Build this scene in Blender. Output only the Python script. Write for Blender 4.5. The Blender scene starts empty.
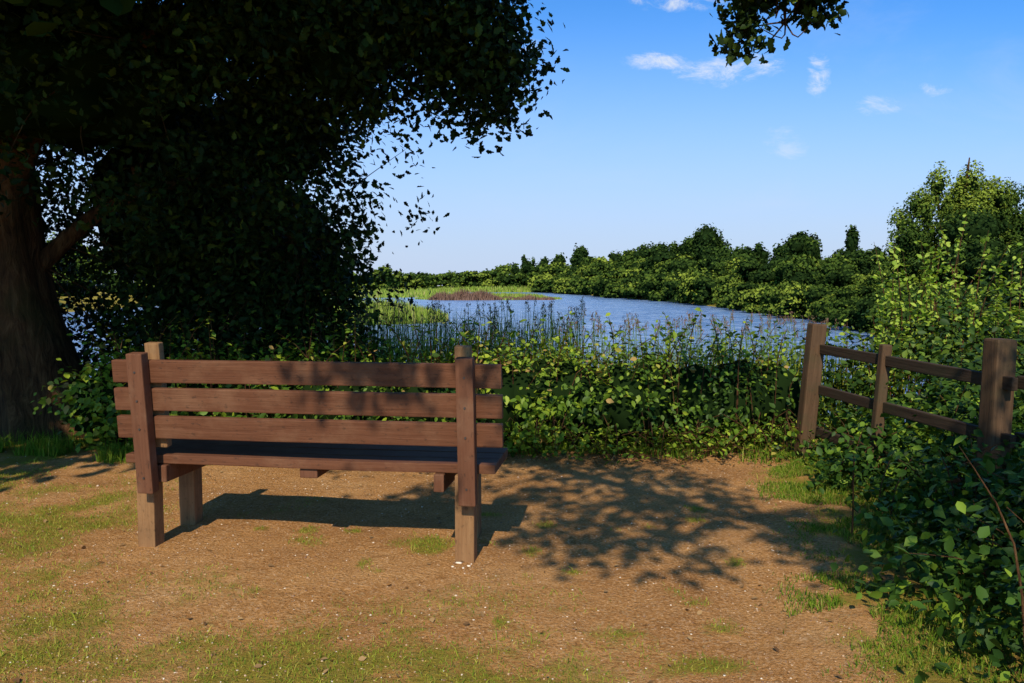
import bpy, bmesh, math
import numpy as np
from mathutils import Vector, noise, Matrix
R = np.random.default_rng(11)
scene = bpy.context.scene
scene.view_settings.view_transform='Standard'
scene.view_settings.look='None'
scene.view_settings.exposure=0
COL = scene.collection

# ------------------------------------------------------------ node helpers
class NT:
    def __init__(s, tree):
        s.t=tree; tree.nodes.clear()
    def n(s, typ, **kw):
        nd=s.t.nodes.new(typ)
        for k,v in kw.items(): setattr(nd,k,v)
        return nd
    def l(s,a,b): s.t.links.new(a,b)
    def val(s,sock,v):
        if isinstance(v,bpy.types.NodeSocket): s.l(v,sock)
        else: sock.default_value=v
    def m(s,op,a,b=0.0,c=None,clamp=False):
        nd=s.t.nodes.new('ShaderNodeMath'); nd.operation=op; nd.use_clamp=clamp
        s.val(nd.inputs[0],a); s.val(nd.inputs[1],b)
        if c is not None: s.val(nd.inputs[2],c)
        return nd.outputs[0]
    def mix(s,f,a,b,blend='MIX'):
        nd=s.t.nodes.new('ShaderNodeMix'); nd.data_type='RGBA'; nd.blend_type=blend
        s.val(nd.inputs[0],f)
        for sock,v in ((nd.inputs[6],a),(nd.inputs[7],b)):
            if isinstance(v,tuple) and len(v)==3: v=v+(1,)
            s.val(sock,v)
        return nd.outputs[2]
    def noise(s,vec,scale,detail=4,rough=.55,dist=0):
        nd=s.n('ShaderNodeTexNoise'); nd.inputs['Scale'].default_value=scale
        nd.inputs['Detail'].default_value=detail; nd.inputs['Roughness'].default_value=rough
        nd.inputs['Distortion'].default_value=dist
        if vec is not None: s.l(vec,nd.inputs['Vector'])
        return nd.outputs['Fac']
    def rng(s,v,a,b,c=0.,d=1.,smooth=False):
        nd=s.n('ShaderNodeMapRange'); s.val(nd.inputs[0],v)
        if smooth: nd.interpolation_type='SMOOTHSTEP'
        for i,q in enumerate((a,b,c,d)): nd.inputs[i+1].default_value=q
        return nd.outputs[0]
    def ramp(s,f,stops):
        nd=s.n('ShaderNodeValToRGB'); s.l(f,nd.inputs[0]); e=nd.color_ramp.elements
        while len(e)<len(stops): e.new(.5)
        for i,(p,c) in enumerate(stops): e[i].position=p; e[i].color=tuple(c)+(1,)
        return nd.outputs[0]
    def mapping(s,vec,scale):
        nd=s.n('ShaderNodeMapping'); s.l(vec,nd.inputs[0]); nd.inputs['Scale'].default_value=scale
        return nd.outputs[0]

def newmat(name):
    m=bpy.data.materials.new(name); m.use_nodes=True
    return m,NT(m.node_tree)

def leaf_mat(name, stops, trans=.3, rough=.5, spec=.25):
    m,t=newmat(name)
    a=t.n('ShaderNodeAttribute',attribute_name='rnd')
    c=t.ramp(a.outputs['Fac'],stops)
    o=t.n('ShaderNodeOutputMaterial')
    if spec>0:
        p=t.n('ShaderNodeBsdfPrincipled'); t.l(c,p.inputs['Base Color'])
        p.inputs['Roughness'].default_value=rough
        p.inputs['Specular IOR Level'].default_value=spec
    else:
        p=t.n('ShaderNodeBsdfDiffuse'); t.l(c,p.inputs['Color'])
    if trans>0:
        tr=t.n('ShaderNodeBsdfTranslucent'); c2=t.mix(1.0,c,(1.4,1.35,.5),'MULTIPLY'); t.l(c2,tr.inputs[0])
        mx=t.n('ShaderNodeMixShader'); mx.inputs[0].default_value=trans
        t.l(p.outputs[0],mx.inputs[1]); t.l(tr.outputs[0],mx.inputs[2]); t.l(mx.outputs[0],o.inputs[0])
    else: t.l(p.outputs[0],o.inputs[0])
    return m

def wood_mat(name, c1, c2, axis='X', rough=.6, dirt=(.2,.16,.11)):
    m,t=newmat(name)
    tc=t.n('ShaderNodeTexCoord'); oi=t.n('ShaderNodeObjectInfo')
    add=t.n('ShaderNodeVectorMath',operation='ADD'); t.l(tc.outputs['Object'],add.inputs[0])
    sc=t.n('ShaderNodeVectorMath',operation='SCALE'); t.l(oi.outputs['Location'],sc.inputs[0]); sc.inputs['Scale'].default_value=3.7
    t.l(sc.outputs[0],add.inputs[1])
    s={'X':(1.2,22,22),'Z':(22,22,1.2),'Y':(22,1.2,22)}[axis]
    v=t.mapping(add.outputs[0],s)
    g=t.noise(v,2.2,6,.65,.6)
    blot=t.noise(add.outputs[0],5,5,.65); spk=t.noise(t.mapping(add.outputs[0],(.5,1,1) if axis=='X' else (1,1,.5)),60,3,.6)
    c=t.mix(t.rng(g,.3,.7),c1,c2)
    c=t.mix(t.rng(blot,.48,.72,0,.7),c,dirt)
    c=t.mix(t.rng(spk,.6,.7,0,.5),c,(.03,.018,.012))
    p=t.n('ShaderNodeBsdfPrincipled'); t.l(c,p.inputs['Base Color'])
    p.inputs['Roughness'].default_value=rough; p.inputs['Specular IOR Level'].default_value=.15
    b=t.n('ShaderNodeBump'); b.inputs['Strength'].default_value=.7; b.inputs['Distance'].default_value=.006
    t.l(g,b.inputs['Height']); t.l(b.outputs[0],p.inputs['Normal'])
    o=t.n('ShaderNodeOutputMaterial'); t.l(p.outputs[0],o.inputs[0])
    return m

# ------------------------------------------------------------ mesh helpers
def mesh_obj(name, V, idx, starts, mat, attrs=None, parent=None, smooth=False):
    me=bpy.data.meshes.new(name)
    V=np.asarray(V,dtype=np.float32); idx=np.asarray(idx,dtype=np.int32); starts=np.asarray(starts,dtype=np.int32)
    me.vertices.add(len(V)); me.vertices.foreach_set('co',V.ravel())
    me.loops.add(len(idx)); me.loops.foreach_set('vertex_index',idx)
    me.polygons.add(len(starts)); me.polygons.foreach_set('loop_start',starts)
    me.update(calc_edges=True)
    if attrs:
        for k,(dom,arr) in attrs.items():
            a=me.attributes.new(k,'FLOAT',dom); a.data.foreach_set('value',np.asarray(arr,dtype=np.float32))
    if smooth: me.polygons.foreach_set('use_smooth',np.ones(len(starts),dtype=bool))
    me.materials.append(mat)
    ob=bpy.data.objects.new(name,me); COL.objects.link(ob)
    if parent: ob.parent=parent
    return ob

def norm(a): return a/np.maximum(np.linalg.norm(a,axis=1,keepdims=True),1e-8)

LEAF=(np.array([(0,0,0),(.24,.22,.05),(.3,.55,.06),(0,1,-.05),(-.3,.55,.06),(-.24,.22,.05)],float),[(0,1,2,3),(0,3,4,5)])
NARROW=(np.array([(0,0,0),(.12,.3,.03),(.1,.65,.02),(0,1,-.08),(-.1,.65,.02),(-.12,.3,.03)],float),[(0,1,2,3),(0,3,4,5)])
oakr=[(.12,.16,.03),(.09,.26,.02),(.27,.42,.06),(.19,.52,.03),(.31,.7,.05),(.18,.85,.02)]
OAK=(np.array([(0,0,0)]+oakr+[(0,1,-.05)]+[(-x,y,z) for x,y,z in reversed(oakr)],float),[tuple(range(0,8)),(0,7,8,9,10,11,12,13)])
QUAD=(np.array([(0,0,0),(.42,.45,.1),(0,1,0),(-.42,.5,-.1)],float),[(0,1,2,3)])

def leaves(name,C,N,S,shape,mat,rnd,parent=None,droop=.4):
    n=len(C); sv,sf=shape; k=len(sv)
    N=norm(N); A=R.normal(size=(n,3)); A[:,2]-=droop
    A-=N*(A*N).sum(1,keepdims=True); A=norm(A); T=np.cross(A,N)
    S=np.asarray(S).reshape(-1,1,1)*np.ones((n,1,1))
    V=C[:,None,:]+S*(sv[None,:,0:1]*T[:,None,:]+(sv[None,:,1:2]-.5)*A[:,None,:]+sv[None,:,2:3]*N[:,None,:])
    fl=np.concatenate([np.array(f) for f in sf]); tot=len(fl)
    idx=(np.arange(n)[:,None]*k+fl[None,:]).ravel()
    st=np.cumsum([0]+[len(f) for f in sf[:-1]])
    starts=(np.arange(n)[:,None]*tot+st[None,:]).ravel()
    return mesh_obj(name,V.reshape(-1,3),idx,starts,mat,{'rnd':('FACE',np.repeat(np.clip(rnd,0,1),len(sf)))},parent)

def blades(name,P,H,W,mat,rnd,parent=None,lean=.35):
    n=len(P); a=R.uniform(0,2*math.pi,n); d=np.stack([np.cos(a),np.sin(a),0*a],1)
    b=R.uniform(0,2*math.pi,n); w=np.stack([np.cos(b),np.sin(b),0*b],1)*np.asarray(W).reshape(-1,1)
    H=np.asarray(H).reshape(-1,1); ln=np.abs(R.normal(0,lean,(n,1)))
    up=np.array([[0,0,1.]])
    m=P+up*H*.55+d*H*ln*.3; tpp=P+up*H*(1-.25*np.minimum(ln,1))+d*H*ln
    V=np.stack([P-w,P+w,m+w*.8,m-w*.8,tpp],1)
    idx=(np.arange(n)[:,None]*5+np.array([0,1,2,3,3,2,4])[None]).ravel()
    starts=(np.arange(n)[:,None]*7+np.array([0,4])[None]).ravel()
    return mesh_obj(name,V.reshape(-1,3),idx,starts,mat,{'rnd':('FACE',np.repeat(np.clip(rnd,0,1),2))},parent)

def tubes(name,paths,mat,seg=8,rough=0.,parent=None,sub=3):
    VV=[];II=[];base=0
    for path in paths:
        P=np.array([p[:3] for p in path],float); r=np.array([p[3] for p in path],float)
        t=np.linspace(0,len(P)-1,(len(P)-1)*sub+1)
        Q=[];q=[]
        for tt in t:
            i=min(int(tt),len(P)-2); f=tt-i
            p0=P[max(i-1,0)];p1=P[i];p2=P[i+1];p3=P[min(i+2,len(P)-1)]
            Q.append(.5*((2*p1)+(-p0+p2)*f+(2*p0-5*p1+4*p2-p3)*f*f+(-p0+3*p1-3*p2+p3)*f**3))
            q.append(r[i]*(1-f)+r[i+1]*f)
        Q=np.array(Q);q=np.array(q)
        n=len(Q); d=np.gradient(Q,axis=0); d=norm(d)
        ref=np.array([1.,0.13,0]) if abs(d[0][0])<.8 else np.array([0,1.,.1])
        u=norm(np.cross(d,ref)); v=np.cross(d,u)
        an=np.arange(seg)*2*math.pi/seg
        ring=(np.cos(an)[None,:,None]*u[:,None,:]+np.sin(an)[None,:,None]*v[:,None,:])
        rad=q[:,None,None]*np.ones((n,seg,1))
        if rough>0:
            for i in range(n):
                for j in range(seg):
                    rad[i,j,0]*=1+rough*noise.noise(Vector((math.cos(an[j])*2.2,math.sin(an[j])*2.2,Q[i][2]*.7+Q[i][0])))
        V=Q[:,None,:]+ring*rad
        VV.append(V.reshape(-1,3))
        i,j=np.meshgrid(np.arange(n-1),np.arange(seg),indexing='ij')
        a=i*seg+j;b=i*seg+(j+1)%seg
        II.append((np.stack([a,b,b+seg,a+seg],-1).reshape(-1,4)+base)); base+=n*seg
    V=np.concatenate(VV);I=np.concatenate(II)
    return mesh_obj(name,V,I.ravel(),np.arange(len(I))*4,mat,None,parent,True)

def rdir(n): return norm(R.normal(size=(n,3)))
def clumps(blobs,per,cr,gapf=0,gapt=-9,p=.25,up=.5,keep=None):
    C=[];O=[]
    for c,r,n in blobs:
        d=rdir(n); u=R.uniform(0,1,(n,1))**p
        x=np.array(c)+np.array(r)*d*u
        C.append(x);O.append(d)
    C=np.concatenate(C);O=np.concatenate(O)
    if gapf:
        k=np.array([noise.noise(Vector(c*gapf))>gapt for c in C]); C=C[k];O=O[k]
    if keep is not None:
        k=keep(C); C=C[k];O=O[k]
    k=len(C); cr_=R.uniform(.0,1,k)
    L=np.repeat(C,per,0)+R.normal(size=(k*per,3))*cr
    N=np.repeat(O,per,0)*.5+R.normal(size=(k*per,3))*.55+np.array([0,0,up])
    return L,N,np.repeat(cr_,per),C

bm=bmesh.new(); bmesh.ops.create_icosphere(bm,subdivisions=2,radius=1)
ICO=np.array([v.co[:] for v in bm.verts]); ICOF=np.array([[v.index for v in f.verts] for f in bm.faces]); bm.free()
def cores(name,C,Rr,mat,parent=None,jit=.12):  # added dark lumps that close gaps and darken foliage from inside
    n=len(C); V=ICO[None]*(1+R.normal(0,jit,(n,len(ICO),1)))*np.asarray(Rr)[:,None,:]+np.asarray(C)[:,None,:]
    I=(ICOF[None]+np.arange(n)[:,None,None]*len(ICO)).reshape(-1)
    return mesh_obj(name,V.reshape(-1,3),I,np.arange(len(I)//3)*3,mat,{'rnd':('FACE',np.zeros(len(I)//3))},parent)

# ------------------------------------------------------------ materials
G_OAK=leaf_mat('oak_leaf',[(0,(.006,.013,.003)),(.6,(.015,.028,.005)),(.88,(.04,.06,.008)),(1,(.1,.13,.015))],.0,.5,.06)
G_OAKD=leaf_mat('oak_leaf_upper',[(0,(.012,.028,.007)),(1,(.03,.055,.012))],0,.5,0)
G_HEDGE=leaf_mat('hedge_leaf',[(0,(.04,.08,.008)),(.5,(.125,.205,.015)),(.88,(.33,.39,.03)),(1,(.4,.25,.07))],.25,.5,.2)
G_BRAM=leaf_mat('bramble_leaf',[(0,(.02,.05,.006)),(.6,(.06,.12,.013)),(1,(.24,.33,.025))],.2,.5,.15)
G_HAW=leaf_mat('hawthorn_leaf',[(0,(.010,.026,.004)),(.6,(.03,.06,.008)),(1,(.12,.17,.015))],0,.5,.1)
G_LIGHT=leaf_mat('willow_leaf',[(0,(.18,.28,.02)),(1,(.42,.5,.07))],.35,.5,.2)
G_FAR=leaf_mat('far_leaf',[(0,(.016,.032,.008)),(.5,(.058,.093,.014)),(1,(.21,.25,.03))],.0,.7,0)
G_CORE=leaf_mat('dark_core_mat',[(0,(.010,.02,.005)),(1,(.02,.04,.01))],.0,.9,.0)  # dark filler colour standing in for shade inside the foliage
G_GRASS=leaf_mat('grass_blade',[(0,(.11,.17,.02)),(.7,(.28,.3,.03)),(1,(.45,.36,.08))],.2,.6,0)
G_VERGE=leaf_mat('verge_blade',[(0,(.05,.11,.012)),(.8,(.18,.25,.02)),(1,(.36,.3,.08))],.2,.6,0)
G_REED=leaf_mat('reed_blade',[(0,(.13,.2,.025)),(.7,(.27,.35,.05)),(1,(.36,.31,.11))],0,.7,0)
G_BROWN=leaf_mat('brown_reed',[(0,(.1,.055,.04)),(1,(.26,.15,.1))],0,.7,0)

bark,t=newmat('bark')
tc=t.n('ShaderNodeTexCoord'); v=t.mapping(tc.outputs['Object'],(7,7,1.6))
g=t.noise(v,2.5,7,.65,.8); g2=t.noise(tc.outputs['Object'],1.7,4)
c=t.ramp(g,[(.3,(.022,.01,.005)),(.55,(.11,.05,.02)),(.8,(.25,.13,.055))])
c=t.mix(t.rng(g2,.5,.7,0,.5),c,(.05,.05,.012))
p=t.n('ShaderNodeBsdfPrincipled'); t.l(c,p.inputs['Base Color']); p.inputs['Roughness'].default_value=.9; p.inputs['Specular IOR Level'].default_value=.1
b=t.n('ShaderNodeBump'); b.inputs['Strength'].default_value=1; b.inputs['Distance'].default_value=.05; t.l(g,b.inputs['Height']); t.l(b.outputs[0],p.inputs['Normal'])
o=t.n('ShaderNodeOutputMaterial'); t.l(p.outputs[0],o.inputs[0])

# ------------------------------------------------------------ terrain
XR=([-50,7,15,28,50,108,200,262,300],[6,6,9,14,21,23,18,12,5])
XL=([0,100,200,290],[-32,-42,-48,-34])
ISL=[(-11.,52,7.,6),(-4,137,11,9)]
def vx(y):
    y=np.asarray(y,float)
    return np.interp(y,[0,2.5,3.7,5.0,5.6,6.5],[.95,1.2,1.52,1.75,1.95,2.1])+.07*np.sin(y*3.1+.5)+.045*np.sin(y*7.3)
def terr(x,y):
    x=np.asarray(x,float);y=np.asarray(y,float)
    d=np.minimum(np.minimum(x-np.interp(y,*XL),np.interp(y,*XR)-x),np.minimum(y-9.8,290-y))
    h=np.interp(d,[-2.6,-1.6,0,4],[0,-.15,-1.,-1.9])
    for cx,cy,rx,ry in ISL:
        e=((x-cx)/rx)**2+((y-cy)/ry)**2
        h=np.maximum(h,-1.9+1.15*np.clip(1.6-e,0,1))
    return h
def axis(lo,hi,step,end0,end1,g):
    a=list(np.arange(lo,hi+1e-6,step)); s=step
    while a[-1]<end1: s*=g; a.append(a[-1]+s)
    s=step; b=[a[0]]
    while b[-1]>end0: s*=g; b.append(b[-1]-s)
    return np.array(b[::-1][:-1]+a)
xs=axis(-4.2,3.2,.05,-3000,3000,1.06); ys=axis(1.8,6.6,.05,-200,4000,1.05)
X,Y=np.meshgrid(xs,ys); Z=terr(X,Y)
nx,ny=len(xs),len(ys)
GP=[(-.75,2.5,.8,.5,.85),(.1,2.65,.45,.3,.65),(-1.75,2.8,.45,.5,.65),(-2.6,4.3,.6,1.,.65),(-2.2,3.3,.5,.4,.6),(-.42,3.95,.16,.14,.8),(-.15,3.95,.12,.12,.7),
    (-1.05,3.95,.12,.1,.55),(-1.35,4.6,.25,.25,.3),(.65,2.65,.14,.08,.8),(.35,2.9,.2,.1,.5),(-.2,3.2,.6,.3,.4),(-1.4,3.4,.5,.25,.4)]
RT=np.random.default_rng(5)
for q in range(26): GP.append((RT.uniform(-2.6,1.3),RT.uniform(2.5,4.6),RT.uniform(.03,.09),RT.uniform(.03,.08),RT.uniform(.5,.9)))
def gmask(x,y):
    m=0
    for cx,cy,rx,ry,a in GP:
        e=((x-cx)/rx)**2+((y-cy)/ry)**2
        if e<6: m=max(m,a*math.exp(-e)*1.1)
    e=float(vx(y)); 
    nn=noise.fractal(Vector((x*1.6,y*1.6,3.)),1.,2.,3)*.4
    v=min(max((x-e+.2+nn)/.45,0),1); m=max(m,v*.9)
    ye=6.25 if x>-.3 else 5.85
    m=max(m,min(max((y-ye+nn)/.45,0),1))
    m=max(m,min(max((-3.0-x+nn)/.8,0),.7))
    n2=noise.fractal(Vector((x*3.1,y*3.1,0)),1.,2.,4)
    return min(max(m*(1+.9*n2)+.12*n2-.03,0),1)
GM=np.ones_like(X); D=np.zeros_like(X)
def micro(x,y): return .018*noise.fractal(Vector((x*1.1,y*1.1,7.)),1.,2.,3)+.005*noise.noise(Vector((x*6,y*6,1.)))
for j in range(ny):
    if not(-1<ys[j]<9): continue
    for i in range(nx):
        x=xs[i]
        if -7<x<5:
            GM[j,i]=gmask(x,ys[j]); D[j,i]=micro(x,ys[j])
Z=Z+D
i,j=np.meshgrid(np.arange(ny-1),np.arange(nx-1),indexing='ij'); a=(i*nx+j)
I=np.stack([a,a+1,a+1+nx,a+nx],-1).reshape(-1)
gm,t=newmat('ground_mat')
tc=t.n('ShaderNodeTexCoord').outputs['Object']; at=t.n('ShaderNodeAttribute',attribute_name='grass').outputs['Fac']
n1=t.noise(tc,1.1,6,.6); n2=t.noise(tc,9,6,.7); n3=t.noise(tc,75,4,.7); n4=t.noise(tc,260,2,.6)
sand=t.ramp(n1,[(.3,(.42,.18,.05)),(.5,(.6,.28,.085)),(.72,(.7,.37,.135))])
sand=t.mix(t.rng(n2,.35,.7,0,.6),sand,(.34,.145,.045))
sand=t.mix(t.rng(n3,.5,.72,0,.75),sand,(.82,.54,.3))
sand=t.mix(t.rng(n3,.28,.46,.85,0),sand,(.13,.057,.02))
gr=t.mix(n2,(.14,.15,.012),(.45,.35,.04)); gr=t.mix(t.rng(n3,.35,.65,0,.6),gr,(.13,.135,.012))
thr=t.m('ADD',at,t.m('MULTIPLY',t.m('SUBTRACT',n3,.5),1.4)); thr=t.m('ADD',thr,t.m('MULTIPLY',t.m('SUBTRACT',n2,.5),1.4))
c=t.mix(t.rng(thr,.3,.8,0,.8),sand,gr)
p=t.n('ShaderNodeBsdfPrincipled'); t.l(c,p.inputs['Base Color']); p.inputs['Roughness'].default_value=.95; p.inputs['Specular IOR Level'].default_value=.05
h=t.m('ADD',t.m('MULTIPLY',n3,.5),t.m('ADD',t.m('MULTIPLY',n4,.25),n2))
b=t.n('ShaderNodeBump'); b.inputs['Strength'].default_value=1; b.inputs['Distance'].default_value=.04; t.l(h,b.inputs['Height']); t.l(b.outputs[0],p.inputs['Normal'])
o=t.n('ShaderNodeOutputMaterial'); t.l(p.outputs[0],o.inputs[0])
mesh_obj('ground',np.stack([X,Y,Z],-1).reshape(-1,3),I,np.arange(len(I)//4)*4,gm,{'grass':('POINT',GM.ravel())},None,True)

# ------------------------------------------------------------ water
wm,t=newmat('lake_water')
tc=t.n('ShaderNodeTexCoord').outputs['Object']
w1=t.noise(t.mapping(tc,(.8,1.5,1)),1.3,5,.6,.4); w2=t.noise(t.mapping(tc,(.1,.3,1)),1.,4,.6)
glint=t.noise(t.mapping(tc,(.7,1.4,1)),1.5,5,.75)
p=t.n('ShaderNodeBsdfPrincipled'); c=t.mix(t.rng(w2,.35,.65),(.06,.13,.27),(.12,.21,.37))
c=t.mix(t.rng(glint,.48,.62,0,.75),c,(.5,.58,.7)); t.l(c,p.inputs['Base Color'])  # pale sparkles of reflected sky painted into the water colour
p.inputs['Roughness'].default_value=.22; p.inputs['IOR'].default_value=1.33
b=t.n('ShaderNodeBump'); b.inputs['Strength'].default_value=1; b.inputs['Distance'].default_value=.3
t.l(t.m('MULTIPLY',w1,t.rng(w2,.3,.7,.6,1.2)),b.inputs['Height']); t.l(b.outputs[0],p.inputs['Normal'])
o=t.n('ShaderNodeOutputMaterial'); t.l(p.outputs[0],o.inputs[0])
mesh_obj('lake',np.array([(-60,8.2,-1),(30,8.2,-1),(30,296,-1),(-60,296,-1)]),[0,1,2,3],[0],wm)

# ------------------------------------------------------------ box helper & bench
def box(name,size,loc,rot,mat,parent,bev=.006):
    me=bpy.data.meshes.new(name); bm=bmesh.new(); bmesh.ops.create_cube(bm,size=1)
    for v in bm.verts:
        v.co=Vector((v.co.x*size[0],v.co.y*size[1],v.co.z*size[2]))
    bmesh.ops.bevel(bm,geom=bm.edges[:],offset=bev,segments=2,affect='EDGES',profile=.6)
    long=max(range(3),key=lambda k:size[k])
    if size[long]>.6:
        for q in range(1,8):
            co=[0,0,0];no=[0,0,0];co[long]=-size[long]/2+size[long]*q/8;no[long]=1
            bmesh.ops.bisect_plane(bm,geom=bm.verts[:]+bm.edges[:]+bm.faces[:],plane_co=co,plane_no=no)
    sd=R.uniform(0,50)
    for v in bm.verts:
        k=v.co[long]
        v.co+=noise.noise_vector(Vector((k*1.5+sd,sd,0)))*.004
    bm.to_mesh(me); bm.free(); me.materials.append(mat)
    ob=bpy.data.objects.new(name,me); COL.objects.link(ob); ob.parent=parent
    ob.location=loc; ob.rotation_euler=rot
    return ob
def empty(name,loc,rot=(0,0,0)):
    e=bpy.data.objects.new(name,None); e.empty_display_size=.2; COL.objects.link(e); e.location=loc; e.rotation_euler=rot; return e
W_DK=wood_mat('bench_brown',(.1,.036,.016),(.15,.058,.027),'X',.7,(.19,.09,.045))
W_DKZ=wood_mat('bench_brown_upright',(.11,.042,.02),(.165,.068,.034),'Z',.7,(.21,.11,.06))
W_TAN=wood_mat('bench_post_wood',(.19,.09,.035),(.31,.165,.07),'Z',.75,(.12,.065,.03))
bench=empty('park_bench',(-1.01,3.82,0),(0,0,math.radians(-7.9)))
k=.09; la=math.atan(k)
def by(z,off): return -.075-(z-.3)*k+off
for nm,z in (('backrest_slat_bottom',.612),('backrest_slat_middle',.75),('backrest_slat_top',.889)):
    box(nm,(1.91,.034,.110),(.03,by(z,.049),z),(la,0,0),W_DK,bench)
for i,y in enumerate((.062,.208,.354)):
    box('seat_plank_%d'%i,(1.87,.135,.045),(.005,y,.438),(0,0,0),W_DK,bench)
for s,n in ((-1,'left'),(1,'right')):
    x=.8*s
    bx=-.765 if s<0 else .825
    box('backrest_support_'+n,(.08,.06,.69),(bx,by(.635,0),.635),(la,0,0),W_DKZ,bench)
    box('backrest_cap_strut_'+n,(.075,.045,.52),(x+(.07 if s<0 else 0),by(.765,.093),.765),(la,0,0),W_TAN,bench)
    box('rear_leg_'+n,(.092,.085,.49),(x-.014*(s<0),.012,.17),(0,0,0),W_TAN,bench)
    box('front_leg_'+n,(.092,.085,.46),(x+(-.02 if s<0 else -.05),.40,.155),(0,0,0),W_TAN,bench)
    box('seat_bearer_'+n,(.05,.5,.085),(-.725 if s<0 else .675,.225,.37),(0,0,0),W_DKZ,bench)
box('seat_bearer_middle',(.09,.4,.045),(0.02,.21,.391),(0,0,0),W_DKZ,bench)
mb,t=newmat('bolt_metal'); p=t.n('ShaderNodeBsdfPrincipled'); p.inputs['Base Color'].default_value=(.12,.1,.09,1); p.inputs['Metallic'].default_value=.8; p.inputs['Roughness'].default_value=.5
o=t.n('ShaderNodeOutputMaterial'); t.l(p.outputs[0],o.inputs[0])
bm=bmesh.new()
for bx in (-.765,.825):
    for z in (.37,.612,.75,.889):
        M=Matrix.Translation((bx,by(z,-.031),z))@Matrix.Rotation(la+math.pi/2,4,'X')
        bmesh.ops.create_cone(bm,cap_ends=True,segments=12,radius1=.006,radius2=.005,depth=.006,matrix=M)
me=bpy.data.meshes.new('bolts'); bm.to_mesh(me); bm.free(); me.materials.append(mb)
ob=bpy.data.objects.new('bolts',me); COL.objects.link(ob); ob.parent=bench

# ------------------------------------------------------------ fence
F_W=wood_mat('fence_wood',(.065,.034,.016),(.125,.068,.034),'Z',.85,(.06,.05,.022))
F_R=wood_mat('fence_rail_wood',(.035,.02,.011),(.065,.04,.023),'X',.85,(.04,.036,.016))
fence=empty('wooden_fence',(2.2,6.0,0))
def frel(x,y,z): return (x-2.2,y-6.0,z)
box('post_1',(.115,.1,1.3),frel(2.24,6.0,.37),(0,math.radians(5),.1),F_W,fence,.014)
box('post_2',(.065,.055,1.1),frel(2.40,5.2,.37),(.03,math.radians(3),.1),F_W,fence,.01)
box('post_3',(.12,.11,1.3),frel(2.57,4.22,.37),(0,math.radians(1.5),.15),F_W,fence,.014)
box('post_4',(.13,.12,1.3),frel(3.0,2.1,.36),(0,0,.15),F_W,fence,.012)
def rail(nm,a,b,h=.07,th=.035):
    a=Vector(a);b=Vector(b);d=b-a;L=d.length
    ob=box(nm,(L,th,h),frel(*((a+b)/2)),(0,0,0),F_R,fence,.006)
    ob.rotation_euler=(0,-math.asin(d.z/L),math.atan2(d.y,d.x))
for nm,z0,z1 in (('rail_top',.83,.79),('rail_middle',.52,.49),('rail_bottom',.2,.17)):
    rail(nm,(2.3,6.05,z0),(2.6,4.1,z1))
    rail(nm+'_near',(2.68,4.2,z1),(3.03,2.05,z1-.01))

# ------------------------------------------------------------ oak tree
oak=tubes('oak_tree',[
 [(-4.1,7.1,-.3,.66),(-4.12,7.1,.05,.48),(-4.2,7.08,.45,.38),(-4.3,7,1,.33),(-4.4,6.9,1.9,.29),(-4.3,6.7,3,.25),(-4.0,6.2,4,.22),(-3.6,5.5,5.2,.17),(-3.3,4.5,6.5,.1)],
 ],bark,28,.45,None,8)
limbs=[
 [(-4.35,6.85,2.0,.19),(-3.7,6.5,2.8,.12),(-2.3,6.2,3.3,.075),(-1.0,6,3.4,.045),(-.1,6,3.0,.02)],
 [(-4,6.2,4,.17),(-2.8,4,4.6,.12),(-1.5,1.8,4.8,.09),(-.3,.3,4.7,.06),(.6,-.6,4.5,.03)],
 [(-1.5,1.8,4.8,.07),(0,2.8,4.4,.05),(1,3.6,3.7,.03),(1.3,4,2.9,.014),(1.35,4.05,2.6,.006)],
 [(-4.4,6.9,2,.14),(-5.5,6.3,3,.1),(-6.8,5.5,3.8,.06)],
 [(-4.3,7,1.3,.09),(-3.6,7.2,2.0,.06),(-2.6,7.1,2.2,.04),(-1.9,7,1.7,.02)],
 [(-4.3,6.7,3,.12),(-4.6,4.8,3.8,.1),(-5.2,2.6,4,.07),(-5.5,1.4,3.9,.03)],
 [(-3.6,5.5,5.2,.1),(-2,4.5,6,.08),(-.6,3.5,6.3,.05)],
 [(-4.0,6.2,4,.1),(-4.6,5.2,5.5,.08),(-5.6,3.8,6.3,.05)]]
tubes('limbs',limbs,bark,10,.2,oak,5)
vis=[((-3.6,6.6,2.9),(2.4,1.7,1.6),520),((-1.4,6.1,3.4),(1.3,.9,.8),360),((-.32,6.0,3.05),(.42,.4,.6),80),((-.5,6.0,2.62),(.3,.3,.25),18),((-.12,6.0,2.75),(.2,.2,.2),10),
     ((-1.95,6.9,1.9),(.7,.7,1.05),190),((-2.8,7.1,1.0),(1.3,.6,.85),200),((-6,7.6,2.5),(2.2,1.2,2.3),260),
     ((-3.2,8.2,2.0),(2.3,.8,1.9),300),((-1.55,7,.95),(.4,.4,.45),40)]
def trunk_clear(C): return ~((C[:,0]<-3.2)&(C[:,0]>-5.3)&(C[:,1]<7.3)&(C[:,2]<1.6+.25*(C[:,0]+5.3)))
L,N,rc,C1=clumps(vis,50,.12,1.1,-.22,.28,.4,trunk_clear)
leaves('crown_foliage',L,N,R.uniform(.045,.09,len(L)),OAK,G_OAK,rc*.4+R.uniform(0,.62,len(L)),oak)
shade=[((-4.5,4.6,4.3),(3.4,2.6,1.2),300),((-3.4,3.4,6.6),(4.1,3,1.8),560),((-5.4,1.3,4.3),(2.2,.8,.6),80),((-7.5,3.5,5),(2,3,2.5),100),((-2.2,3.6,5.2),(2.,1.2,.7),130)]  # unseen upper crown, shaped to shade the visible leaves and left ground
L,N,rc,C2=clumps(shade,26,.22,.5,-.45,.3,.6)
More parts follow.
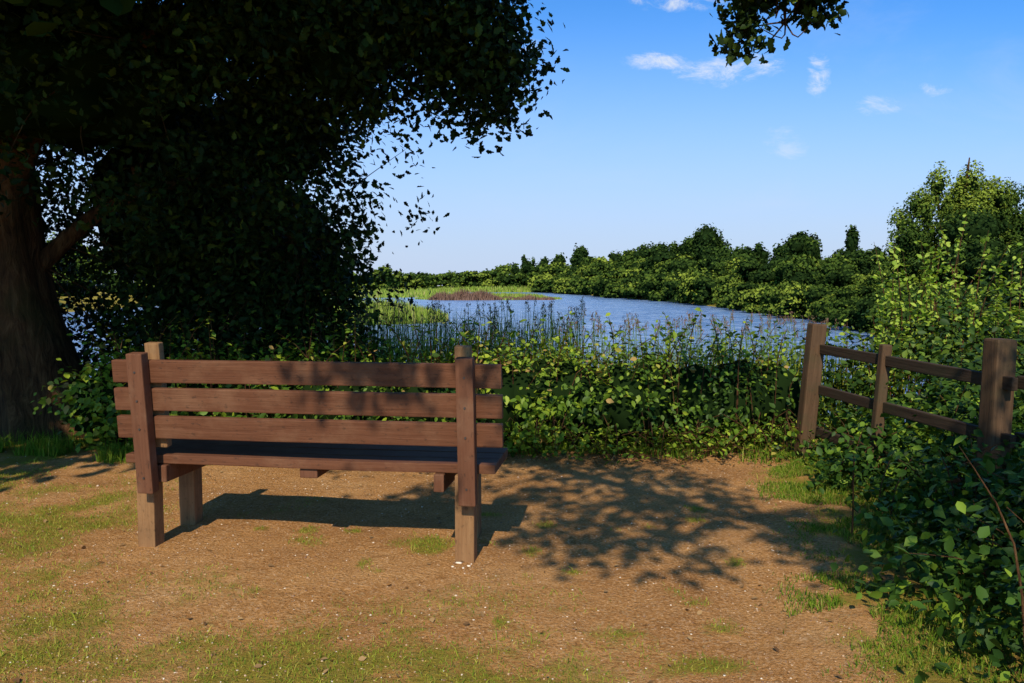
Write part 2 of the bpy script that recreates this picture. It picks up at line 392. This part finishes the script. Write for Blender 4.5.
kk=(L[:,2]>3.35)|(L[:,1]>4.8); L=L[kk];N=N[kk];rc=rc[kk]
leaves('upper_shade_foliage',L,N,R.uniform(.17,.25,len(L)),LEAF,G_OAKD,rc*.4+R.uniform(0,.6,len(L)),oak)
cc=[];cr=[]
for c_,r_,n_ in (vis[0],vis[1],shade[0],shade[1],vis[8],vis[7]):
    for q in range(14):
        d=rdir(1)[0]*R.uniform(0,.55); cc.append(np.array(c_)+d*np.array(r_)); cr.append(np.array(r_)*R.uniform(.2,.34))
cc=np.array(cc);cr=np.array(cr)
kk=~((cc[:,0]<-3.)&(cc[:,1]<8)&(cc[:,2]<2.7)); cores('dark_core',cc[kk],cr[kk],G_CORE,oak,.2)
over=[((.15,-.4,4.5),(1.0,1.0,.4),42),((-1.1,-.1,4.6),(.5,.35,.3),9),((1.6,-.8,4.5),(.7,.9,.3),28),((.9,-.9,4.4),(.5,.5,.2),14),((-.1,.8,4.5),(.8,.4,.3),20),
      ((2.1,-.2,4.4),(.4,.8,.3),10),((-1.6,.9,4.5),(.7,.3,.2),10)]
L,N,rc,C3=clumps(over,30,.11,0,0,.5,.6)
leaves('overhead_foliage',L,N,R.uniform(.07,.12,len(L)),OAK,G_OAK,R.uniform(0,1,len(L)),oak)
hang=[((1.3,4,2.79),(.38,.25,.11),36),((1.14,4.0,2.52),(.09,.1,.13),8),((1.52,4.0,2.64),(.1,.1,.05),5)]
L,N,rc,C4=clumps(hang,30,.05,0,0,.5,.3)
leaves('hanging_foliage',L,N,R.uniform(.04,.07,len(L)),OAK,G_OAK,rc*.4+R.uniform(0,.6,len(L)),oak)
LP=[]
for l in limbs:
    for a_,b_ in zip(l[:-1],l[1:]):
        for f in np.linspace(0,1,5): LP.append([a_[q]*(1-f)+b_[q]*f for q in range(3)])
LP=np.array(LP); tw=[]
sel=np.concatenate([C1[R.choice(len(C1),260,False)],C3,C4[::2]])
for c in sel:
    q=LP[np.argmin(((LP-c)**2).sum(1))]; mid=(q+c)/2+R.normal(0,.06,3); L_=min(np.linalg.norm(c-q),1)
    tw.append([(*q,.004+.005*L_),(*mid,.003+.002*L_),(*c,.002)])
tubes('twigs',tw,bark,5,0,oak,3)
hol=tubes('holly_tree',[[(-2.75,7.5,-.3,.08),(-2.8,7.45,.8,.07),(-2.55,7.3,1.9,.05),(-2.2,7.1,3,.03)],
   [(-3.5,7.8,-.3,.06),(-3.3,7.7,1,.05),(-3.5,7.5,2.4,.035)],[(-2.8,7.45,.6,.05),(-2.3,7.3,1.4,.035),(-1.9,7.2,2.1,.015)]],bark,8,.1,None,4)
L,N,rc,_=clumps([((-2.6,7.3,1.3),(1.0,.5,1.0),110),((-1.9,7.2,1.1),(.4,.4,.5),40)],36,.12,1.2,-.15,.4,.4)
leaves('foliage',L,N,R.uniform(.045,.08,len(L)),LEAF,G_OAK,rc*.4+R.uniform(0,.6,len(L)),hol)
L,N,rc,_=clumps([((-4.0,8.3,.3),(1.6,.5,.95),150),((-5.8,8.0,.4),(1.2,.6,1.0),110),((-3.3,7.4,.25),(.5,.4,.5),50),((-5.6,7.2,.2),(.7,.4,.4),45)],34,.13,0,0,.3,.5)
leaves('undergrowth_bush',L,N,R.uniform(.05,.09,len(L)),LEAF,G_OAK,rc*.4+R.uniform(0,.6,len(L)))

# ------------------------------------------------------------ hedge
bl=[]
for x in np.arange(-3.3,2.15,.2):
    top=.40+.09*noise.noise(Vector((x*1.6,0,5.)))+ (.02 if x>-.3 else -.07)
    yf=6.5+.28*noise.noise(Vector((x*1.7,3,0.)))+(.05 if x>1.3 else 0)
    bl.append(((x,yf,.33),(.32,.5+.15*R.uniform(),top+.08),76))
L,N,rc,HC=clumps(bl,14,.08,0,0,.16,.55)
kk=(L[:,2]>.0)&(np.array([noise.noise(Vector(l*4.5)) for l in L])>-.26); L=L[kk];N=N[kk]
cl=np.array([noise.noise(Vector(l*2.2)) for l in L])
sz=R.uniform(.025,.055,len(L))*np.where(np.array([noise.noise(Vector(l*1.1)+Vector((9,9,9))) for l in L])>.0,1.5,1.)
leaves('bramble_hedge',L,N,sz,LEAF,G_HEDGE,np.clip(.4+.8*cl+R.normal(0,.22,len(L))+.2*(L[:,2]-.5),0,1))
hedge=bpy.data.objects['bramble_hedge']
cores('dark_core',[b_[0] for b_ in bl],[np.array(b_[1])*.7 for b_ in bl],G_CORE,hedge)
st=[]; sl=[];sn=[]
for i in range(280):
    x=R.uniform(-3.2,2.2); y=R.uniform(6.1,6.9); H=R.uniform(.7,1.1); dx,dy=R.normal(0,.18,2)
    p0=np.array([x,y,0.]);p1=np.array([x+dx*.3,y+dy*.3,H*.7]);p2=np.array([x+dx,y+dy-.05,H])
    st.append([(*p0,.006),(*p1,.004),(*p2,.0015)])
    for f in np.linspace(.6,1,9):
        q=p1*(1-(f-.6)/.4)+p2*((f-.6)/.4); sl.append(q+R.normal(0,.02,3)); sn.append([*(R.normal(0,.5,2)),1])
for i in range(110):
    x=R.uniform(-.6,2.1); y=R.uniform(5.75,6.15); H=R.uniform(.05,.35); a=R.normal(0,.25)
    p0=np.array([x,y+.3,.1]);p1=np.array([x+a*.5,y+.05,H]);p2=np.array([x+a,y-.25*R.uniform(),.02+.3*H])
    st.append([(*p0,.005),(*p1,.004),(*p2,.0015)])
    for f in np.linspace(.1,1,14):
        q=(1-f)**2*p0+2*f*(1-f)*p1+f*f*p2; sl.append(q+R.normal(0,.03,3)+[0,0,.02]); sn.append([*(R.normal(0,.5,2)),1])
tubes('stems',st,bark,4,0,hedge,2)
leaves('shoots',np.array(sl),np.array(sn),R.uniform(.03,.06,len(sl)),LEAF,G_HEDGE,R.uniform(.1,.95,len(sl)),hedge)

# ------------------------------------------------------------ bramble bank (right)
bl=[]
for y in np.arange(1.6,6.3,.22):
    e=float(vx(y))
    for dx,hh,n in ((.47,.2,20),(.78,.36,30),(1.15,.48,30),(1.6,.5,24)):
        h=hh*(1+.45*noise.noise(Vector((dx*2,y*1.6,0.))))
        if y>4.9 and dx<.6: h*=.6
        bl.append(((e+dx+R.normal(0,.05),y,h*.45),(.25,.22,h*.7),n))
L,N,rc,_=clumps(bl,12,.075,0,0,.25,.6)
kk=(np.array([noise.noise(Vector(l*5)) for l in L])>-.3)&(L[:,2]>0); L=L[kk];N=N[kk]
cl=np.array([noise.noise(Vector(l*1.8)) for l in L])
bram=leaves('bramble_bush',L,N,R.uniform(.025,.07,len(L)),LEAF,G_BRAM,np.clip(.35+.75*cl+R.normal(0,.24,len(L)),0,1))
def shoots(name,cs,parent,mat,leaf=(.04,.07),shape=LEAF,nleaf=16,jit=.035,lo=.25):
    st=[];sl=[];sn=[]
    for (x,y,z0,H,sp,n) in cs:
        for i in range(n):
            a=R.uniform(0,6.28); s=abs(R.normal(0,sp)); h=H*R.uniform(.6,1.05)
            bx,by_=x+R.normal(0,sp*.4),y+R.normal(0,sp*.4)
            p0=np.array([bx,by_,z0]);p2=np.array([bx+math.cos(a)*s,by_+math.sin(a)*s,z0+h])
            p1=(p0+p2)/2+np.array([-math.cos(a)*s*.25,-math.sin(a)*s*.25,h*.12])
            st.append([(*p0,.004+.004*h),(*p1,.003+.002*h),(*p2,.0015)])
            for f in R.uniform(lo,1,nleaf):
                q=(1-f)**2*p0+2*f*(1-f)*p1+f*f*p2
                sl.append(q+R.normal(0,jit,3)); sn.append([*R.normal(0,.6,2),.9])
    tubes(name+'_stems',st,bark,4,0,parent,3)
    return leaves(name+'_leaves',np.array(sl),np.array(sn),R.uniform(*leaf,len(sl)),shape,mat,R.uniform(0,1,len(sl)),parent)
cs=[(float(vx(y))+R.uniform(.35,1.3),y,0,R.uniform(.35,.8),.24,3) for y in np.arange(2.0,6,.15)]
shoots('arching',cs,bram,G_BRAM,(.03,.07),LEAF,14)
sh=empty('hawthorn_shrub',(3.6,7.2,0))
bl=[((3.4,5.6,.35),(.6,.8,.5),120),((3.9,7.0,.45),(.8,.9,.6),160),((5.0,7.4,.65),(1.0,1.0,.85),180),((4.2,4.6,.45),(.7,1.2,.55),120),((5.2,5.8,.7),(.8,1,.8),130),((2.9,7.3,.35),(.6,.5,.5),90)]
L,N,rc,_=clumps(bl,26,.12,0,0,.25,.6)
ob=leaves('leaves',L-np.array([3.6,7.2,0]),N,R.uniform(.035,.075,len(L)),LEAF,G_HAW,np.clip(rc*.6+R.uniform(0,.5,len(L)),0,1),sh)
wl=empty('willow_shrub',(0,0,0))
cs=[(3.55,7.3,0,1.65,.3,16),(4.0,7.5,0,1.9,.34,20),(4.35,7.3,0,1.6,.3,9),(3.2,7.2,0,1.1,.3,10),(4.2,5.9,.2,1.2,.2,4),(5.0,7.2,.3,1.35,.2,6)]
shoots('willow',cs,wl,G_LIGHT,(.04,.07),LEAF,46,.03,.3)

# ------------------------------------------------------------ grass
def gpos(n,x0,x1,y0,y1,thr):
    out=[]
    while len(out)<n:
        x=R.uniform(x0,x1);y=R.uniform(y0,y1); g=gmask(x,y)
        if g>thr+R.uniform(0,.6): out.append((x,y,0))
    P=np.array(out,float); P[:,2]=[micro(a,b)-.003 for a,b in P[:,:2]]; return P
P=gpos(42000,-3.6,2.0,2.2,6.0,.15)
P=P[P[:,0]<vx(P[:,1])+.1]
grass=blades('grass',P,R.uniform(.005,.022,len(P))*(1+1.3*(R.uniform(size=len(P))>.95)),R.uniform(.001,.0022,len(P)),G_GRASS,R.uniform(0,1,len(P)),None,.8)
y=R.uniform(2.0,6.2,26000); x=vx(y)+np.abs(R.normal(.05,.32,len(y)))-.08+R.normal(0,.08,len(y))
k_=np.array([noise.noise(Vector((a_*3.2,b_*3.2,9.)))>.0-.8*max(a_-e_,0) for a_,b_,e_ in zip(x,y,vx(y))]); x=x[k_];y=y[k_]
H=R.uniform(.012,.042,len(y))*(1+np.clip((x-vx(y))*1.6,0,1.3))
blades('verge_grass',np.stack([x,y,0*x-.006],1),H,R.uniform(.0012,.0028,len(y)),G_VERGE,R.uniform(0,1,len(y)),grass,.8)
x=np.concatenate([R.uniform(-5.2,-.3,9000),R.uniform(-.3,2.1,1300)]); y=5.95+np.abs(R.normal(0,.25,len(x)))-.1+.1*np.sin(x*3)+.15*np.sin(x*1.3+1)
k_=np.array([noise.noise(Vector((a_*2.,b_*2.,4.)))>-.1 for a_,b_ in zip(x,y)]); x=x[k_];y=y[k_]
blades('hedge_foot_grass',np.stack([x,y,0*x-.01],1),R.uniform(.04,.18,len(x)),R.uniform(.002,.004,len(x)),G_VERGE,R.uniform(0,.9,len(x)),grass,.5)
x=R.uniform(-3.0,.6,5000); y=R.uniform(7.1,8.3,len(x)); z=terr(x,y)
blades('tall_grass',np.stack([x,y,z],1),(1.12-z)*R.uniform(.6,1.05,len(x)),R.uniform(.003,.006,len(x)),G_GRASS,R.uniform(0,.8,len(x)),grass,.16)
x=R.uniform(.6,3.6,1500); y=R.uniform(7.1,8.0,len(x)); z=terr(x,y)
blades('tall_grass_b',np.stack([x,y,z],1),(.9-z)*R.uniform(.6,1.03,len(x)),R.uniform(.003,.006,len(x)),G_GRASS,R.uniform(0,.8,len(x)),grass,.16)
rd=empty('reed_stalks',(0,0,0)); st=[];pc=[];pn=[]
for i in range(320):
    x=R.uniform(-1.8,.7) if i<200 else R.uniform(.5,3.0); y=R.uniform(7.0,8.0); z0=float(terr(x,y)); H=R.uniform(.88,1.18) if x<.7 else R.uniform(.85,1.05)
    dx,dy=R.normal(0,.05,2)
    st.append([(x,y,z0,.004),(x+dx*.4,y+dy*.4,z0*.3+H*.6,.003),(x+dx,y+dy,H,.0018)])
    m_=22; f=R.uniform(0,1,m_); pc.append(np.stack([x+dx+R.normal(0,.011,m_),y+dy+R.normal(0,.011,m_),H-.1*f+.02],1)); pn.append(R.normal(0,1,(m_,3))*[1,1,.3])
tubes('stalks',st,G_REED,4,0,rd,2)
pc=np.concatenate(pc); leaves('plumes',pc,np.concatenate(pn),R.uniform(.012,.032,len(pc)),NARROW,G_BROWN,R.uniform(0,1,len(pc)),rd,-2)

# gravel, dead leaves
gv,t=newmat('pebble'); at=t.n('ShaderNodeAttribute',attribute_name='rnd').outputs['Fac']
c=t.ramp(at,[(0,(.2,.1,.05)),(.6,(.5,.3,.15)),(1,(.75,.64,.48))]); p=t.n('ShaderNodeBsdfPrincipled'); t.l(c,p.inputs['Base Color']); p.inputs['Roughness'].default_value=.8
o=t.n('ShaderNodeOutputMaterial'); t.l(p.outputs[0],o.inputs[0])
bm=bmesh.new(); bmesh.ops.create_icosphere(bm,subdivisions=1,radius=1); bm.verts.ensure_lookup_table()
I1=np.array([v.co[:] for v in bm.verts]);F1=np.array([[v.index for v in f.verts] for f in bm.faces]); bm.free()
n=9000; x=R.uniform(-4,2,n);y=2.2+4*R.uniform(0,1,n)**1.3; x=np.where(x>vx(y),-x,x)
s=R.uniform(.0014,.0045,n)*(1+(R.uniform(size=n)>.985)*1.0)
x[:5]=[-.25,-.2,-.275,-.225,-.19]; y[:5]=[3.67,3.63,3.62,3.60,3.66]; s[:5]=[.013,.009,.006,.008,.005]
V=I1[None]*(1+R.normal(0,.2,(n,12,1)))*s[:,None,None]*np.stack([R.uniform(.8,1.5,n),R.uniform(.8,1.5,n),R.uniform(.5,.9,n)],1)[:,None,:]
V+=np.stack([x,y,np.array([micro(a_,b_) for a_,b_ in zip(x,y)])],1)[:,None,:]
I=(F1[None]+np.arange(n)[:,None,None]*12).reshape(-1); pr=R.uniform(0,1,n)**2.2; pr[:5]=1
mesh_obj('gravel',V.reshape(-1,3),I,np.arange(len(I)//3)*3,gv,{'rnd':('FACE',np.repeat(pr,20))})
n=900; x=R.uniform(-4,2,n);y=R.uniform(2.3,6.0,n); y[:600]=6.05-np.abs(R.normal(0,.25,600)); x[:600]=R.uniform(-1,2,600)
ml=leaf_mat('dry_leaf',[(0,(.12,.06,.025)),(1,(.4,.24,.1))],.1,.8,.1)
leaves('fallen_leaves',np.stack([x,y,[micro(a_,b_)+.008 for a_,b_ in zip(x,y)]],1),np.array([[0,0,1.]])+R.normal(0,.3,(n,3)),R.uniform(.012,.035,n),LEAF,ml,R.uniform(0,1,n))

# ------------------------------------------------------------ reeds on the lake
def reedpatch(name,cx,cy,rx,ry,n,h,w,mat,parent=None):
    a=R.uniform(0,6.283,n);r=np.sqrt(R.uniform(0,1,n)); x=cx+rx*r*np.cos(a);y=cy+ry*r*np.sin(a)
    hv=h*R.uniform(.55,1.05,n)*(1+.3*np.sin(x*1.7+y))*(1.1-.6*r**3)
    return blades(name,np.stack([x,y,np.maximum(terr(x,y),-1.1)],1),hv,np.full(n,w),mat,R.uniform(0,1,n),parent,.2)
rb=reedpatch('reed_bed',-11.3,52,7.2,6,9000,1.15,.035,G_REED)
reedpatch('reeds_spit',-4,137,12.5,10,7000,.75,.1,G_REED,rb)
reedpatch('brown_reeds',-7.5,128,6.0,3,2800,1.5,.07,G_BROWN,rb)
reedpatch('brown_reeds_b',2.5,129,4.5,1.5,900,.8,.07,G_BROWN,rb)
reedpatch('reeds_far',-28,180,18,30,4000,1.6,.16,G_REED,rb)
reedpatch('reeds_shore',-6,284,30,6,5000,2.0,.2,G_REED,rb)

# ------------------------------------------------------------ distant trees
def treemass(name,trees,leafmul=1.,mat=G_FAR,dens=1.,core=.86,shape=QUAD,nl=11,lob=1.):
    LC=[];LN=[];LS=[];LR=[];CC=[];CR=[]
    for (x,y,z,H,W,tr) in trees:
        Dd=math.hypot(x,y); ls=max(.12,Dd*.0034)*leafmul
        for i in range(nl):
            f=R.uniform(0,1); a=R.uniform(0,6.28); prof=math.sin(math.pi*min(.98,(.25+.68*f)))**.6
            rr=W*.5*prof*R.uniform(.25,.85)
            c=np.array([x+rr*math.cos(a),y+rr*math.sin(a),z+H*(.12+.74*f)])
            rad=np.array([W*.24,W*.24,H*.16])*R.uniform(.55,1.3)*lob
            if c[2]+rad[2]>z+H: c[2]=z+H-rad[2]
            area=4*math.pi*rad[0]*rad[2]; n=int(min(800,dens*1.5*area/(ls*ls)))
            d=rdir(n); d[:,2]=np.abs(d[:,2])*np.where(R.uniform(size=n)<.75,1,-1)
            p_=c+d*rad*(1+R.normal(0,.17,(n,1)))
            LC.append(p_);LN.append(d*1.+R.normal(0,.45,(n,3))+[0,0,.2]);LS.append(np.full(n,ls)*R.uniform(.6,1.4,n))
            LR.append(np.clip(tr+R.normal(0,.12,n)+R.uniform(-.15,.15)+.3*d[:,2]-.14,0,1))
            CC.append(c);CR.append(rad*core)
    ob=leaves(name,np.concatenate(LC),np.concatenate(LN),np.concatenate(LS),shape,mat,np.concatenate(LR))
    cores('dark_core',CC,CR,G_CORE,ob)
    return ob
T=[]
hy=[15,28,50,62,90,120,150,200,262,300]; hh=[2.3,3.4,3.8,4.0,5.7,7.4,9.0,9.2,10.3,11]
y=13.
while y<285:
    xr=float(np.interp(y,*XR)); Ht=float(np.interp(y,hy,hh))+.9
    wv=1+.3*noise.noise(Vector((y*.09,2,0.)))
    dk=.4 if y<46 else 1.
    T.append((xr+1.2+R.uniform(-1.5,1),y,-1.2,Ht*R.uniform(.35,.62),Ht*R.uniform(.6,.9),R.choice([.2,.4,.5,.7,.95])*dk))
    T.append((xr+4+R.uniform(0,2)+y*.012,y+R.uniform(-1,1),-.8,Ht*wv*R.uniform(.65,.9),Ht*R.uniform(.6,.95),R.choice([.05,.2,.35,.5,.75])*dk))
    if y>30: T.append((xr+9+R.uniform(0,4)+y*.02,y+R.uniform(-2,2),-.3,Ht*wv*R.uniform(.85,1.2),Ht*R.uniform(.35,.8),R.choice([0,.1,.25,.45])*dk))
    y+=max(2.2,Ht*.5)
for x in np.arange(23,60,4.): T.append((x,40+R.uniform(-4,6),-.3,R.uniform(4.5,6.)+(x-23)*.08,5,R.uniform(.0,.35)))
for x in np.arange(-120,16,5.):
    T.append((x,292+R.uniform(0,8),-1,R.uniform(4.,7.)+(1.5 if x>-20 else 0),9,R.uniform(.3,.9)))
    T.append((x+2,306+R.uniform(0,8),-1,R.uniform(6,9)+(1.5 if x>-10 else 0),9,R.uniform(.1,.5)))
for x in np.arange(-60,-30,6.):
    for yy in (60,110,170,230): T.append((x-R.uniform(0,10),yy+R.uniform(-15,15),-.5,R.uniform(5,9),8,R.uniform(.2,.8)))
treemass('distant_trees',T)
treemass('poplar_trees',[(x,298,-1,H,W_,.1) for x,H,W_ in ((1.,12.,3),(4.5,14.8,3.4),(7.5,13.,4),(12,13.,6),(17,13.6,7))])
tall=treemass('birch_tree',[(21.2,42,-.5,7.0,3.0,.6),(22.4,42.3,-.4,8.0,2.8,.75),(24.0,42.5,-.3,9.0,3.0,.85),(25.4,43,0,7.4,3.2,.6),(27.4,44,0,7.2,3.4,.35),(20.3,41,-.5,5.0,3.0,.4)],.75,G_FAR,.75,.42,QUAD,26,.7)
tubes('trunk',[[(23.5,42.5,-1,.22),(23.4,42.5,3,.16),(23.8,42.5,6,.1),(24.0,42.5,8.,.03)],[(23.4,42.5,2.5,.12),(22.4,42.2,5,.08),(22.0,42,6.5,.03)]],bark,8,.1,tall,3)

# ------------------------------------------------------------ world / sun / camera
SD=Vector((.15,1.11,-1)).normalized()
w=bpy.data.worlds.new('World'); scene.world=w; w.use_nodes=True; t=NT(w.node_tree)
sky=t.n('ShaderNodeTexSky'); sky.sky_type='NISHITA'; sky.sun_disc=False
sky.sun_elevation=math.asin(-SD.z); sky.sun_rotation=math.atan2(-SD.x,-SD.y)
sky.air_density=1.0; sky.dust_density=.6; sky.ozone_density=2.
tc=t.n('ShaderNodeTexCoord').outputs['Generated']; sx=t.n('ShaderNodeSeparateXYZ'); t.l(tc,sx.inputs[0])
yy=t.m('MAXIMUM',sx.outputs[1],.05); ux=t.m('DIVIDE',sx.outputs[0],yy); uz=t.m('DIVIDE',sx.outputs[2],yy)
cv=t.n('ShaderNodeCombineXYZ'); t.l(ux,cv.inputs[0]); t.l(t.m('MULTIPLY',uz,2.0),cv.inputs[1])
nz=t.noise(cv.outputs[0],20,9,.72,.5); nw=t.noise(cv.outputs[0],3.5,7,.6,.5)
mk=None
for cx,cz,a_,b_ in ((.175,.274,.07,.02),(.25,.262,.09,.03),(.31,.27,.05,.025),(.375,.262,.025,.05),(.205,.345,.11,.02),(.335,.175,.045,.035),(.45,.22,.05,.02),(.52,.24,.04,.015),(-.01,.285,.07,.05)):
    e=t.m('SUBTRACT',1,t.m('ADD',t.m('POWER',t.m('ABSOLUTE',t.m('DIVIDE',t.m('SUBTRACT',ux,cx),a_)),2),t.m('POWER',t.m('ABSOLUTE',t.m('DIVIDE',t.m('SUBTRACT',uz,cz),b_)),2)))
    e=t.m('MAXIMUM',e,0); mk=e if mk is None else t.m('MAXIMUM',mk,e)
cf=t.rng(t.m('MULTIPLY',t.m('POWER',mk,.6),nz),.36,.66,0,.8,True)
faint=t.rng(uz,.2,.27,.45,1.)
cf=t.m('MULTIPLY',cf,faint)
wisp=t.rng(nw,.47,.8,0,.22,True)
haze=t.rng(uz,-.02,.37,.96,0,True)
base=t.mix(1.0,sky.outputs[0],(.36,.85,1.36),'MULTIPLY')
c=t.mix(haze,base,(4.1,4.75,6.2)); c=t.mix(wisp,c,(4.8,5.3,6.3)); c=t.mix(cf,c,(5.9,6.2,6.6))
bg=t.n('ShaderNodeBackground'); t.l(c,bg.inputs[0]); bg.inputs[1].default_value=.14
o=t.n('ShaderNodeOutputWorld'); t.l(bg.outputs[0],o.inputs[0])

sl=bpy.data.lights.new('sun','SUN'); sl.energy=5; sl.angle=math.radians(.5); sl.color=(1,.93,.78)
so=bpy.data.objects.new('sun',sl); COL.objects.link(so); so.rotation_euler=SD.to_track_quat('-Z','Y').to_euler(); so.location=(-2,-10,12)
cam=bpy.data.cameras.new('camera'); cam.sensor_width=36; cam.lens=28.1; cam.clip_end=8000; cam.clip_start=.05
co=bpy.data.objects.new('camera',cam); COL.objects.link(co); co.location=(0,0,1.3); co.rotation_euler=(math.radians(86),0,0)
scene.camera=co
